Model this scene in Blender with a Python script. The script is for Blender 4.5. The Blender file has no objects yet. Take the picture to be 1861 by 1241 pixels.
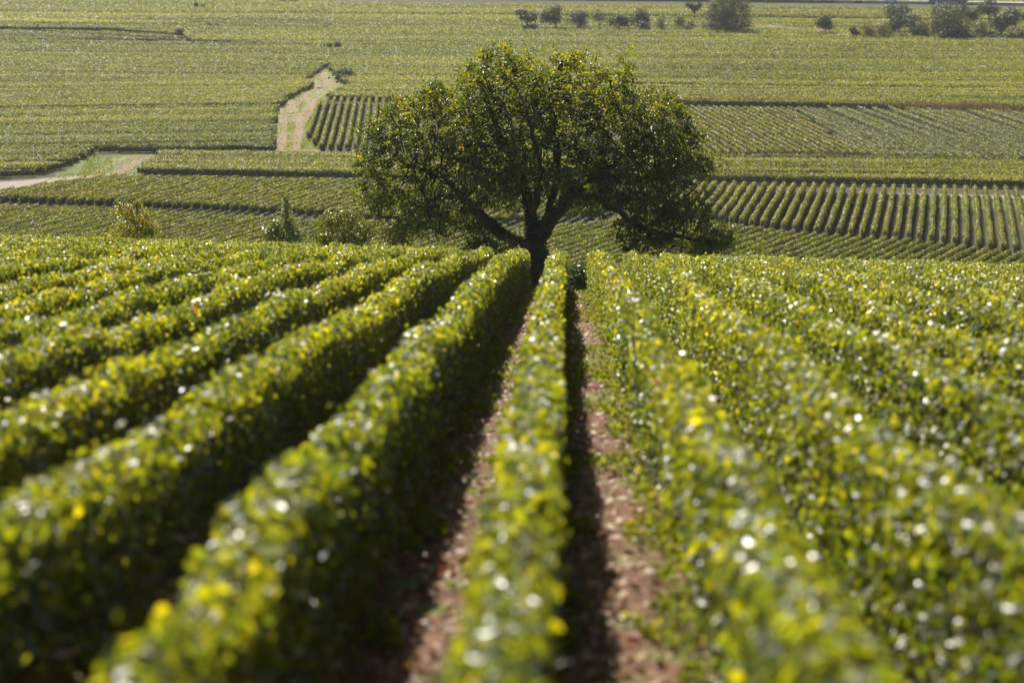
import bpy, bmesh, math, random
import numpy as np
from mathutils import Vector, Matrix
random.seed(7)
rng = np.random.default_rng(7)
R = math.radians
S = bpy.context.scene
C = S.collection

# ---------------------------------------------------------------- camera, sky, sun, exposure
PITCH, YAW, LENS = R(10.57), R(1.3), 85.0
cam_d = bpy.data.cameras.new('camera'); cam = bpy.data.objects.new('camera', cam_d); C.objects.link(cam)
cam.location = (0, 0, 0); cam.rotation_euler = (R(90) - PITCH, 0, YAW)
cam_d.lens = LENS; cam_d.sensor_width = 36; cam_d.clip_start = 0.1; cam_d.clip_end = 6000
cam_d.dof.use_dof = True; cam_d.dof.focus_distance = 93; cam_d.dof.aperture_fstop = 1.5
S.camera = cam
W = bpy.data.worlds.new('World'); S.world = W; W.use_nodes = True
nt = W.node_tree; bg = nt.nodes['Background']; sky = nt.nodes.new('ShaderNodeTexSky')
SUN_EL, SUN_AZ = R(44), R(-20)
sky.sky_type = 'NISHITA'; sky.sun_disc = False; sky.sun_elevation = SUN_EL; sky.sun_rotation = SUN_AZ
nt.links.new(sky.outputs[0], bg.inputs[0]); bg.inputs[1].default_value = 0.038
sd = bpy.data.lights.new('sun', 'SUN'); so = bpy.data.objects.new('sun', sd); C.objects.link(so)
sd.energy = 5.0; sd.angle = R(0.53); sd.color = (1, .94, .84)
so.rotation_euler = Vector((math.sin(SUN_AZ) * math.cos(SUN_EL), math.cos(SUN_AZ) * math.cos(SUN_EL), math.sin(SUN_EL))).to_track_quat('Z', 'Y').to_euler()
S.view_settings.view_transform = 'Standard'; S.view_settings.look = 'None'
S.view_settings.exposure = 1.05; S.view_settings.gamma = 1
S.render.engine = 'CYCLES'
S.cycles.max_bounces = 7; S.cycles.transmission_bounces = 5; S.cycles.diffuse_bounces = 4; S.cycles.glossy_bounces = 2
S.cycles.transparent_max_bounces = 4; S.cycles.volume_bounces = 0
S.cycles.sample_clamp_direct = 0; S.cycles.sample_clamp_indirect = 6
S.cycles.use_denoising = True
S.cycles.denoiser = 'OPENIMAGEDENOISE'; S.cycles.denoising_prefilter = 'ACCURATE'; S.cycles.denoising_input_passes = 'RGB_ALBEDO_NORMAL'

# ---------------------------------------------------------------- picture point -> place
FP = LENS / 36 * 1861
fw = np.array([-math.sin(YAW) * math.cos(PITCH), math.cos(YAW) * math.cos(PITCH), -math.sin(PITCH)])
rt = np.array([math.cos(YAW), math.sin(YAW), 0]); upv = np.cross(rt, fw)
PLAIN, CANOPY = -33.0, -31.85
def ray(x, y): return fw + rt * (x - 930.5) / FP + upv * (620.5 - y) / FP
def un(x, y, z=CANOPY): d = ray(x, y); return d * (z / d[2])
def un2(x, y, z=CANOPY): p = un(x, y, z); return (p[0], p[1])
def at(x, y, Y): d = ray(x, y); return d * (Y / d[1])

# ---------------------------------------------------------------- object helpers
def tag(o, label=None, cat=None, group=None, kind=None):
    if label: o['label'] = label
    if cat: o['category'] = cat
    if group: o['group'] = group
    if kind: o['kind'] = kind
    return o
def empty(name, loc=(0, 0, 0), rz=0):
    o = bpy.data.objects.new(name, None); C.objects.link(o); o.location = loc; o.rotation_euler = (0, 0, rz)
    o.empty_display_size = .2
    return o
def link(name, me, parent=None, loc=(0, 0, 0)):
    o = bpy.data.objects.new(name, me); C.objects.link(o); o.location = loc
    if parent: o.parent = parent
    return o
def mesh_np(name, V, F, mat, tint=None, smooth=False):
    """V (n,3), F (m,4) or (m,3) ints, tint (n,)"""
    me = bpy.data.meshes.new(name); V = np.asarray(V, np.float32); F = np.asarray(F, np.int32)
    k = F.shape[1]
    me.vertices.add(len(V)); me.vertices.foreach_set('co', V.ravel())
    me.loops.add(F.size); me.loops.foreach_set('vertex_index', F.ravel())
    me.polygons.add(len(F)); me.polygons.foreach_set('loop_start', np.arange(0, F.size, k, dtype=np.int32))
    if smooth: me.polygons.foreach_set('use_smooth', np.ones(len(F), bool))
    else: me.polygons.foreach_set('use_smooth', np.zeros(len(F), bool))
    if tint is not None:
        a = me.attributes.new('tint', 'FLOAT', 'POINT'); a.data.foreach_set('value', np.asarray(tint, np.float32))
    me.update(calc_edges=True)
    me.materials.append(mat)
    return me

class MB:
    def __init__(s): s.v = []; s.f = []
    def box(s, c, h, rz=0, taper=1.0):
        cx, cy, cz = c; hx, hy, hz = h; n = len(s.v); co, si = math.cos(rz), math.sin(rz)
        for z in (-1, 1):
            t = taper if z > 0 else 1
            for x, y in ((-1, -1), (1, -1), (1, 1), (-1, 1)):
                X, Y = x * hx * t, y * hy * t
                s.v.append((cx + X * co - Y * si, cy + X * si + Y * co, cz + z * hz))
        for q in ((0, 3, 2, 1), (4, 5, 6, 7), (0, 1, 5, 4), (1, 2, 6, 5), (2, 3, 7, 6), (3, 0, 4, 7)): s.f.append(tuple(n + i for i in q))
        return s
    def tube(s, pts, rad, n=8, cap=True):
        pts = [Vector(p) for p in pts]
        if not hasattr(rad, '__len__'): rad = [rad] * len(pts)
        b = len(s.v); ref = Vector((0.31, .9, .2))
        for i, p in enumerate(pts):
            d = (pts[min(i + 1, len(pts) - 1)] - pts[max(i - 1, 0)]).normalized()
            a = d.cross(ref).normalized(); c = d.cross(a)
            for k in range(n):
                t = 2 * math.pi * k / n; s.v.append(tuple(p + (a * math.cos(t) + c * math.sin(t)) * rad[i]))
        for i in range(len(pts) - 1):
            for k in range(n):
                k2 = (k + 1) % n; s.f.append((b + i * n + k, b + i * n + k2, b + i * n + n + k2, b + i * n + n + k))
        if cap:
            s.f.append(tuple(b + k for k in range(n))[::-1]); s.f.append(tuple(b + (len(pts) - 1) * n + k for k in range(n)))
        return s
    def prism(s, prof, y0, y1):
        n = len(s.v); k = len(prof)
        for y in (y0, y1):
            for x, z in prof: s.v.append((x, y, z))
        s.f.append(tuple(n + i for i in range(k))); s.f.append(tuple(n + k + i for i in range(k))[::-1])
        for i in range(k): j = (i + 1) % k; s.f.append((n + i, n + k + i, n + k + j, n + j))
        return s
    def mesh(s, name, mat, smooth=False):
        me = bpy.data.meshes.new(name); me.from_pydata(s.v, [], s.f)
        if smooth: me.polygons.foreach_set('use_smooth', [True] * len(me.polygons))
        me.materials.append(mat); me.update(); return me
    def build(s, name, mat, parent=None, smooth=False, loc=(0, 0, 0)): return link(name, s.mesh(name, mat, smooth), parent, loc)

# ---------------------------------------------------------------- materials
def mat(name):
    m = bpy.data.materials.new(name); m.use_nodes = True
    return m, m.node_tree.nodes, m.node_tree.links, m.node_tree.nodes['Principled BSDF']
def ramp(n, stops):
    r = n.new('ShaderNodeValToRGB'); e = r.color_ramp.elements
    while len(e) < len(stops): e.new(.5)
    for k, (p, c) in enumerate(stops): e[k].position = p; e[k].color = (*c, 1)
    return r
def leaf_mat(name, stops, trans=.45, rough=.36, boost=2.0, spec=.5, coat=0):
    m, n, l, b = mat(name)
    a = n.new('ShaderNodeAttribute'); a.attribute_name = 'tint'
    r = ramp(n, stops); l.new(a.outputs['Fac'], r.inputs[0])
    l.new(r.outputs[0], b.inputs['Base Color']); b.inputs['Roughness'].default_value = rough
    b.inputs['Specular IOR Level'].default_value = spec; b.inputs['Coat Weight'].default_value = coat; b.inputs['Coat Roughness'].default_value = .28
    mu = n.new('ShaderNodeMix'); mu.data_type = 'RGBA'; mu.blend_type = 'MULTIPLY'; mu.inputs[0].default_value = 1
    l.new(r.outputs[0], mu.inputs[6]); mu.inputs[7].default_value = (boost * 1.11, boost * 1.0, boost * .22, 1)
    t = n.new('ShaderNodeBsdfTranslucent'); l.new(mu.outputs[2], t.inputs[0])
    x = n.new('ShaderNodeMixShader'); x.inputs[0].default_value = trans
    l.new(b.outputs[0], x.inputs[1]); l.new(t.outputs[0], x.inputs[2]); l.new(x.outputs[0], n['Material Output'].inputs[0])
    return m
VINE = [(0, (.02, .032, .012)), (.35, (.05, .07, .010)), (.62, (.11, .122, .009)), (.82, (.2, .185, .011)), (.95, (.33, .27, .016)), (.98, (.3, .13, .015)), (1, (.2, .03, .015))]
M = {}
M['vine'] = leaf_mat('vine_leaf', VINE, .5, .5, 3.7, .9, .38)
M['vine_far'] = leaf_mat('vine_leaf_far', [(0, (.022, .036, .012)), (.4, (.078, .1, .011)), (.7, (.165, .172, .016)), (.9, (.3, .26, .05)), (1, (.36, .24, .06))], .44, .5, 2.5, .4)
M['walnut'] = leaf_mat('walnut_leaf', [(0, (.016, .028, .009)), (.35, (.035, .055, .008)), (.6, (.085, .095, .008)), (.85, (.17, .14, .01)), (1, (.25, .13, .014))], .5, .45, 3.4, .6)
M['bush'] = leaf_mat('bush_leaf', [(0, (.02, .04, .014)), (.5, (.06, .09, .015)), (.8, (.22, .2, .015)), (1, (.4, .31, .02))], .4, .4, 2.0)
M['grey_leaf'] = leaf_mat('grey_leaf', [(0, (.04, .07, .045)), (.5, (.1, .14, .09)), (1, (.22, .26, .16))], .35, .3, 1.5)
M['tree_far'] = leaf_mat('far_leaf', [(0, (.010, .022, .012)), (.5, (.035, .055, .014)), (.8, (.13, .14, .022)), (1, (.2, .16, .04))], .35, .5, 1.6)
M['weed'] = leaf_mat('weed_blade', [(0, (.05, .08, .012)), (.6, (.13, .16, .018)), (.9, (.2, .2, .05)), (1, (.28, .2, .08))], .45, .65, 2.0, .3)
M['litter'] = leaf_mat('fallen_leaf', [(0, (.16, .075, .035)), (.5, (.24, .13, .06)), (.8, (.36, .25, .12)), (1, (.28, .06, .03))], .2, .6, 1.2)
M['dry'] = leaf_mat('dry_grass', [(0, (.15, .095, .075)), (.5, (.24, .155, .115)), (1, (.34, .25, .17))], .25, .7, 1.0)

def noise_mat(name, c1, c2, scale, rough=.9, c3=None, scale3=1.0, th=.55, bump=0.0):
    m, n, l, b = mat(name)
    g = n.new('ShaderNodeNewGeometry'); t = n.new('ShaderNodeTexNoise'); t.inputs['Scale'].default_value = scale
    t.inputs['Detail'].default_value = 6; t.inputs['Roughness'].default_value = .65
    l.new(g.outputs['Position'], t.inputs['Vector'])
    r = ramp(n, [(.32, c1), (.68, c2)]); l.new(t.outputs[0], r.inputs[0]); out = r.outputs[0]
    if c3:
        t2 = n.new('ShaderNodeTexNoise'); t2.inputs['Scale'].default_value = scale3; t2.inputs['Detail'].default_value = 5
        l.new(g.outputs['Position'], t2.inputs['Vector'])
        r2 = ramp(n, [(th - .06, (0, 0, 0)), (th + .06, (1, 1, 1))]); l.new(t2.outputs[0], r2.inputs[0])
        mx = n.new('ShaderNodeMix'); mx.data_type = 'RGBA'; l.new(r2.outputs[0], mx.inputs[0]); l.new(out, mx.inputs[6]); mx.inputs[7].default_value = (*c3, 1)
        out = mx.outputs[2]
    l.new(out, b.inputs['Base Color']); b.inputs['Roughness'].default_value = rough
    b.inputs['Specular IOR Level'].default_value = .2
    if bump:
        bp = n.new('ShaderNodeBump'); bp.inputs['Strength'].default_value = .6; bp.inputs['Distance'].default_value = bump
        l.new(t.outputs[0], bp.inputs['Height']); l.new(bp.outputs[0], b.inputs['Normal'])
    return m
M['bark'] = noise_mat('bark', (.035, .028, .022), (.1, .085, .07), 9, .9, bump=.04)
M['vine_bark'] = noise_mat('vine_bark', (.04, .028, .02), (.1, .07, .05), 40, .9, bump=.01)
M['soil'] = noise_mat('field_soil', (.09, .08, .04), (.17, .13, .075), 1.2, .95, (.06, .1, .03), .15, .5)
M['track'] = noise_mat('dirt_track', (.15, .1, .068), (.27, .19, .13), .8, .95, (.14, .18, .05), .35, .52)
M['rut'] = noise_mat('track_rut', (.16, .108, .074), (.27, .19, .135), 1.5, .95)
M['gravel'] = noise_mat('pale_gravel', (.19, .16, .13), (.29, .25, .2), 2, .95)
M['grass'] = noise_mat('grass_ground', (.05, .075, .01), (.11, .13, .016), .9, .9)
M['asphalt'] = noise_mat('road_surface', (.3, .29, .28), (.4, .38, .36), 1.5, .85)
M['post'] = noise_mat('post_wood', (.2, .18, .16), (.34, .32, .29), 6, .8)
def plain(name, col, rough=.5, metal=0.0, spec=.5):
    m, n, l, b = mat(name); t = n.new('ShaderNodeTexNoise'); t.inputs['Scale'].default_value = 14
    r = ramp(n, [(.3, tuple(c * .88 for c in col)), (.7, tuple(min(1, c * 1.08) for c in col))]); l.new(t.outputs[0], r.inputs[0])
    l.new(r.outputs[0], b.inputs['Base Color']); b.inputs['Roughness'].default_value = rough; b.inputs['Metallic'].default_value = metal
    b.inputs['Specular IOR Level'].default_value = spec
    return m
M['white'] = plain('white_paint', (.8, .8, .8), .35); M['glass'] = plain('dark_glass', (.03, .04, .05), .08)
M['rubber'] = plain('rubber', (.02, .02, .02), .8); M['lilac'] = plain('lilac_cloth', (.22, .2, .34), .8)
M['navy'] = plain('navy_cloth', (.02, .025, .07), .8); M['blue'] = plain('blue_cloth', (.06, .09, .33), .8)
M['greycl'] = plain('grey_cloth', (.17, .17, .23), .8); M['skin'] = plain('skin', (.5, .32, .24), .6); M['hair'] = plain('hair', (.04, .03, .02), .6)
M['red'] = plain('red_plastic', (.6, .04, .06), .4); M['teal'] = plain('teal_plastic', (.02, .3, .25), .4); M['metal'] = plain('grey_metal', (.3, .3, .32), .35, .6)
M['trailer'] = plain('trailer_side', (.2, .2, .3), .5)

# hillside ground: reddish soil, weedy patches; grass beyond the vines; field earth on the plain
m, n, l, b = mat('ground'); M['ground'] = m
g = n.new('ShaderNodeNewGeometry'); sx = n.new('ShaderNodeSeparateXYZ'); l.new(g.outputs['Position'], sx.inputs[0])
def noise(sc, det=6, vec=None):
    t = n.new('ShaderNodeTexNoise'); t.inputs['Scale'].default_value = sc; t.inputs['Detail'].default_value = det; t.inputs['Roughness'].default_value = .62
    l.new(vec or g.outputs['Position'], t.inputs['Vector']); return t
t1 = noise(7); soil = ramp(n, [(.3, (.065, .033, .02)), (.5, (.125, .064, .038)), (.72, (.21, .12, .075))]); l.new(t1.outputs[0], soil.inputs[0])
t2 = noise(1.1); wm = ramp(n, [(.5, (0, 0, 0)), (.62, (1, 1, 1))]); l.new(t2.outputs[0], wm.inputs[0])
t3 = noise(9); wc = ramp(n, [(.3, (.06, .11, .02)), (.7, (.16, .2, .04))]); l.new(t3.outputs[0], wc.inputs[0])
def mix(f, a, bb):
    x = n.new('ShaderNodeMix'); x.data_type = 'RGBA'; l.new(f, x.inputs[0]); l.new(a, x.inputs[6]); l.new(bb, x.inputs[7]); return x.outputs[2]
c = mix(wm.outputs[0], soil.outputs[0], wc.outputs[0])
def mask(sock, lo, hi):
    x = n.new('ShaderNodeMapRange'); l.new(sock, x.inputs[0]); x.inputs[1].default_value = lo; x.inputs[2].default_value = hi; return x.outputs[0]
c = mix(mask(sx.outputs[1], 80, 82), c, wc.outputs[0])
t4 = noise(1.4); fc = ramp(n, [(.3, (.03, .036, .014)), (.7, (.065, .06, .027))]); l.new(t4.outputs[0], fc.inputs[0])
c = mix(mask(sx.outputs[2], -32.2, -32.9), c, fc.outputs[0])
l.new(c, b.inputs['Base Color']); b.inputs['Roughness'].default_value = .95; b.inputs['Specular IOR Level'].default_value = .15
bp = n.new('ShaderNodeBump'); bp.inputs['Strength'].default_value = .8; bp.inputs['Distance'].default_value = .05; l.new(t1.outputs[0], bp.inputs['Height']); l.new(bp.outputs[0], b.inputs['Normal'])

# ---------------------------------------------------------------- ground
VH = 1.2                                    # vine hedge height
def prof(Y):
    """ground height along the slope at X = 0"""
    Y = np.asarray(Y, float)
    z = -1.51 - VH - .1206 * Y - .00030 * np.clip(Y - 30, 0, 42) ** 2
    z = z - .0252 * np.clip(Y - 72, 0, None) - .006 * np.clip(Y - 72, 0, 12) ** 2 - .11 * np.clip(Y - 84, 0, None) * .35
    return np.maximum(z, PLAIN)
TILT = .026 / 72                           # the slope leans a little down to the right as it runs out
def G(X, Y):
    Y = np.asarray(Y, float); z = prof(Y) - TILT * np.clip(X, -45, 45) * np.clip(Y, 0, 90) * np.clip(1 - (Y - 110) / 40, 0, 1)
    return np.maximum(z, PLAIN)
xs = np.unique(np.concatenate([np.linspace(-1500, -60, 14), np.arange(-60, 61, 3.), np.linspace(60, 1500, 14)]))
ys = np.unique(np.concatenate([np.linspace(-60, 0, 8), np.arange(0, 220, 2.), np.linspace(220, 2400, 30)]))
XX, YY = np.meshgrid(xs, ys); ZZ = G(XX, YY)
V = np.stack([XX, YY, ZZ], -1).reshape(-1, 3); nx = len(xs)
idx = (np.arange(len(ys) - 1)[:, None] * nx + np.arange(nx - 1)[None]).ravel()
tag(link('ground', mesh_np('ground', V, np.stack([idx, idx + 1, idx + nx + 1, idx + nx], 1), M['ground'], smooth=True)), kind='structure')

def sheet(name, pts, mt, z, label=None, kind='structure', rag=True, depth=0):
    """flat ground surface from picture points lying on the plain"""
    P0 = [np.array(un2(x, y, PLAIN)) for x, y in pts]; P = []
    for q, (a, bq) in enumerate(zip(P0, P0[1:] + P0[:1])):
        L = np.linalg.norm(bq - a); k = max(1, int(L / 1.2)) if L < 140 else max(1, int(L / 6)); d = (bq - a) / max(L, 1e-6)
        for j in range(k): P.append(a + (bq - a) * j / k + (np.array([-d[1], d[0]]) * .35 * math.sin(j * 2.1 + q * 3 + math.sin(j * .9) * 2) if j and rag else 0))
    me = bpy.data.meshes.new(name); me.from_pydata([(x, y, z) for x, y in P], [], [list(range(len(P)))]); me.materials.append(mt); me.update()
    if me.polygons[0].normal.z < 0: me.flip_normals()
    if depth:
        bm = bmesh.new(); bm.from_mesh(me); ex_ = bmesh.ops.extrude_face_region(bm, geom=bm.faces[:])
        bmesh.ops.translate(bm, vec=(0, 0, -depth), verts=[g_ for g_ in ex_['geom'] if isinstance(g_, bmesh.types.BMVert)])
        bmesh.ops.recalc_face_normals(bm, faces=bm.faces[:]); bm.to_mesh(me); bm.free()
    return tag(link(name, me), label, None, None, kind)

# ---------------------------------------------------------------- leaves
def unit(a): return a / np.maximum(np.linalg.norm(a, axis=1, keepdims=True), 1e-6)
def leaves(name, P, N, size, tint, mt, hang=.6, folded=True, aspect=.8, extra=None):
    P = np.asarray(P); n = len(P); N = unit(N)
    t = rng.normal(size=(n, 3)); t[:, 2] -= hang * 2
    t = unit(t - (t * N).sum(1, keepdims=True) * N); bb = np.cross(N, t)
    s = np.asarray(size).reshape(-1, 1) * np.ones((n, 1))
    w = aspect * s
    if folded:
        f = N * s * rng.uniform(.05, .2, (n, 1))
        V = np.stack([P - t * s * .5, P - t * s * .22 + bb * w * .5 + f, P + t * s * .2 + bb * w * .45 + f, P + t * s * .55,
                      P + t * s * .2 - bb * w * .45 + f, P - t * s * .22 - bb * w * .5 + f], 1).reshape(-1, 3)
        k = np.arange(n)[:, None] * 6
        F = np.concatenate([k + np.array([0, 3, 2, 1]), k + np.array([0, 5, 4, 3])])
        T = np.repeat(tint, 6)
    else:
        V = np.stack([P - t * s * .5, P + bb * w * .5, P + t * s * .5, P - bb * w * .5], 1).reshape(-1, 3)
        F = np.arange(n)[:, None] * 4 + np.arange(4); T = np.repeat(tint, 4)
    if extra: V, F, T = join((V, F, T), *extra)
    return mesh_np(name, V, F, mt, T)

def wave(s, seed, per):
    """smooth 1-D noise"""
    r = np.random.default_rng(seed).uniform(-1, 1, 4000); x = s / per + 500; i = np.floor(x).astype(int); f = x - i; f = f * f * (3 - 2 * f)
    return r[i % 4000] * (1 - f) + r[(i + 1) % 4000] * f
def row_points(L, per_m, seed, w=.13, h=VH, low=.15, rough=.07):
    """leaf centres and normals round a hedge of length L: s along, x across, z up"""
    n = int(L * per_m); s = rng.uniform(0, L, n)
    q = rng.uniform(-1, 1, n)                         # -1 left foot .. 0 top .. 1 right foot
    wx = w * (1 + .15 * wave(s, seed, .55) + .14 * wave(s, seed + 1, 1.7)); hh = h * (1 + .05 * wave(s, seed + 2, .5) + .06 * wave(s, seed + 3, 2.3))
    top = np.abs(q) < .24
    th = q / .24 * (math.pi / 2)
    depth = 1 - np.abs(rng.normal(0, .22, n)); depth = np.clip(depth, .25, 1.0)
    x = np.where(top, np.sin(th) * wx, np.sign(q) * wx); z = np.where(top, hh - wx * .4 * (1 - np.cos(th)), 0)
    v = np.clip((np.abs(q) - .24) / .76, 0, 1); z = np.where(top, z, (hh - wx * .4) * (1 - v) + low * v)
    x = x * depth * np.where(top, 1, 1 - .15 * v + .12 * wave(s * 1.0 + z * 3, seed + 4, .45)); z = z * np.where(top, 1 - (1 - depth) * .35, 1)
    N = np.stack([np.where(top, np.sin(th), np.sign(q) * .9), np.zeros(n), np.where(top, np.cos(th), .3)], 1)
    P = np.stack([x, s, z], 1) + rng.normal(0, rough * .4, (n, 3))
    return P, N, s, v
def core(s0, s1, seed, w, h, zf, step=.5, low=.3):
    """dark prism added inside a hedge row to keep light from leaking through: (verts, quads, tint)"""
    k = max(3, int((s1 - s0) / step) + 1); s = np.linspace(s0, s1, k); hh = h * (.8 + .05 * wave(s, seed + 2, .5)); ww = w * (.55 + .15 * wave(s, seed, .55))
    z0 = np.full(k, low); R_ = [(-ww, z0), (-ww * .9, hh * .85), (-ww * .4, hh), (ww * .4, hh), (ww * .9, hh * .85), (ww, z0)]
    V = np.stack([np.stack([a, s, bq + zf(s)], 1) for a, bq in R_], 1).reshape(-1, 3)
    F = [np.stack([np.arange(k - 1) * 6 + j, np.arange(k - 1) * 6 + (j + 1) % 6, np.arange(1, k) * 6 + (j + 1) % 6, np.arange(1, k) * 6 + j], 1) for j in range(6)]
    return V, np.concatenate(F), np.full(len(V), .12)  # dark tint puts shade into the colour of this added light-blocking prism
def join(me_args, V2, F2, T2):
    V, F, T = me_args; return np.concatenate([V, V2]), np.concatenate([F, F2 + len(V)]), np.concatenate([T, T2])
def vine_tint(n, s, seed, base=.43, sd=.14, red=.0009):
    t = base + rng.normal(0, sd, n) + .07 * wave(s, seed + 9, .9) + .07 * wave(s, seed + 8, 6)
    y = rng.random(n) < .01 + .04 * np.clip(wave(s, seed + 12, .8), 0, 1); t = np.where(y, rng.uniform(.62, .76, n), t)
    t = np.clip(t, 0, .93); t = np.where(rng.random(n) < red, rng.uniform(.95, 1, n), t)
    return t

NUM = 'zeroth first second third fourth fifth sixth seventh eighth ninth tenth eleventh twelfth thirteenth fourteenth fifteenth sixteenth seventeenth eighteenth nineteenth'.split()
TENS = {2: 'twent', 3: 'thirt', 4: 'fort', 5: 'fift', 6: 'sixt', 7: 'sevent', 8: 'eight', 9: 'ninet'}
def ordn(k):
    if k < 20: return NUM[k]
    a, bq = divmod(k, 10)
    if a >= 10: return 'hundred and ' + ordn(k - 100) if k > 100 else 'hundredth'
    return TENS[a] + 'ieth' if bq == 0 else TENS[a] + 'y-' + NUM[bq]

# ---------------------------------------------------------------- foreground rows on the slope
Y0, Y1 = 1.5, 79.0
def fore_mesh(seed):
    P, N, s, v = row_points(Y1 - Y0, 1900, seed)
    Y = s + Y0
    ymix = rng.uniform(.8, 1.2, len(s))
    P[:, 0] += .04 * wave(Y, seed + 5, 4) + .02 * wave(Y, seed + 6, 1.5)
    P[:, 1] = Y; P[:, 2] += prof(Y)
    # hanging shoots: leaves stand off the hedge here and there
    N = N + rng.normal(0, .55, N.shape); 
    sz = rng.uniform(.04, .08, len(s)); up_ = rng.random(len(s)) < .02; P[:, 2] += up_ * (v < .2) * rng.uniform(0, .14, len(s))
    tt = vine_tint(len(s), Y, seed) + .17 * (1 - v) - .1  # lit tops and shaded sides put into leaf colour, beyond paler young shoots
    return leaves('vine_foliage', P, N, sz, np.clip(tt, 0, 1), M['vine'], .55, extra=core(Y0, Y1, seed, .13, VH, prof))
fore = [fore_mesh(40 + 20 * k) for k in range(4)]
def stem_mesh():
    mb = MB(); z = 0
    mb.tube([(0, 0, -.08), (.02, .03, .15), (-.015, .05, .32), (.03, 0, .5), (0, -.06, .66)], [.036, .03, .026, .03, .018], 7)
    mb.tube([(.03, 0, .5), (.02, .18, .62), (0, .4, .66)], [.016, .012, .008], 5)
    return mb.mesh('vine_stem', M['vine_bark'], True)
stem_me = stem_mesh()
post_me = MB().tube([(0, 0, -.1), (0, 0, 1.16)], [.035, .033], 8).mesh('trellis_post', M['post'])
SP = 1.095
i0, i1 = -17, 14
for i in range(i0, i1 + 1):
    X = -.22 + SP * i - (.05 if i < 0 else 0); me = fore[(i * 3) % 4]
    t = empty('vine_row', (X, 0, 0)); t.rotation_euler = (-math.atan(TILT * X), 0, 0)
    f = link('foliage', me, t)
    lit = 'bright yellow-green clipped vine row'
    if i == 0: lab = 'bright clipped vine row straight before the camera, just right of the walnut trunk'
    elif i < 0: lab = 'clipped hillside vine row, %s to the left of the central row' % ordn(-i)
    else: lab = 'clipped sunlit hillside vine row, %s to the right of the central row' % ordn(i)
    tag(t, lab, 'vine row', 'clipped vine rows running down the near slope')
    if -4 <= i <= 5:
        for y in np.arange(7.6, 34, 1.1):
            st = link('vine_stem', stem_me, t, (rng.uniform(-.03, .03), y, float(prof(y)))); st.rotation_euler = (0, 0, rng.uniform(0, 6.28))
    for y in np.arange(12 + (i % 3), 79, 11.):
        link('trellis_post', post_me, t, (0, y, float(prof(y))))

# weeds and fallen leaves in the alleys
n = 260000
Y = 6 + 72 * rng.random(n) ** 1.4; X = rng.uniform(-1, 1, n) * (2.5 + Y * .14)
ph = ((X + .22) / SP) % 1.0; edge = np.minimum(ph, 1 - ph)
keep = (wave(X * 1.7 + 50, 3, .9) * .5 + wave(Y, 4, 1.4) * .6 + wave(Y + X * 2, 5, .5) * .5 + (.3 - edge) * 2.2 - .25 * (X < -.2) + .25 * (X > 1.0) > -.02) & (edge > .1)
X, Y = X[keep], Y[keep]; n = len(X)
P = np.stack([X, Y, G(X, Y) + rng.uniform(.01, .09, n)], 1)
N = rng.normal(0, 1, (n, 3)); N[:, 2] = np.abs(N[:, 2]) + .5
me = leaves('grass', P, N, rng.uniform(.035, .09, n), np.clip(rng.normal(.5, .25, n), 0, 1), M['weed'], -.4, True, .6)
tag(link('grass', me), 'green weeds and grass growing along the foot of the near vine rows', 'weeds', None, 'stuff')
n = 36000
Y = 6 + 72 * rng.random(n) ** 1.4; X = rng.uniform(-1, 1, n) * (2.5 + Y * .14)
P = np.stack([X, Y, G(X, Y) + rng.uniform(.008, .03, n)], 1); N = rng.normal(0, .35, (n, 3)); N[:, 2] = 1
me = leaves('leaf_litter', P, N, rng.uniform(.04, .1, n), rng.random(n), M['litter'], 0, True, .8)
tag(link('leaf_litter', me), 'dry fallen vine leaves scattered on the reddish soil between the near rows', 'leaf litter', None, 'stuff')
# rough grass on the slope past the vines
n = 60000
Y = rng.uniform(79, 112, n); X = rng.uniform(-28, 26, n)
P = np.stack([X, Y, G(X, Y) + rng.uniform(.02, .25, n)], 1); N = rng.normal(0, 1, (n, 3)); N[:, 2] = np.abs(N[:, 2])
me = leaves('meadow_grass', P, N, rng.uniform(.1, .28, n), np.clip(rng.normal(.5, .25, n), 0, 1), M['weed'], -1.5, False, .3)
tag(link('meadow_grass', me), 'rough meadow grass under and round the walnut tree', 'grass', None, 'stuff')

# ---------------------------------------------------------------- rows and fields on the plain
def segs(poly, az, sp, jitter=0.0, off=0.0):
    """parallel row segments filling a world polygon; az = heading from +Y towards +X"""
    u = np.array([math.sin(az), math.cos(az)]); v = np.array([u[1], -u[0]])
    P = np.array(poly); a = P @ v; out = []
    k0, k1 = math.ceil((a.min() - off) / sp), math.floor((a.max() - off) / sp)
    for k in range(k0, k1 + 1):
        o = k * sp + off; hits = []
        for j in range(len(P)):
            A, B = P[j], P[(j + 1) % len(P)]; da, db = A @ v - o, B @ v - o
            if (da > 0) != (db > 0):
                t = da / (da - db); hits.append(float((A + (B - A) * t) @ u))
        hits.sort()
        for q in range(0, len(hits) - 1, 2):
            if hits[q + 1] - hits[q] > 1.2: out.append((o, hits[q], hits[q + 1]))
    return out, u, v
def visible(p, m=60):
    c = p @ fw; x = 930.5 + FP * (p @ rt) / c
    return (x > -m) & (x < 1861 + m)
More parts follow.
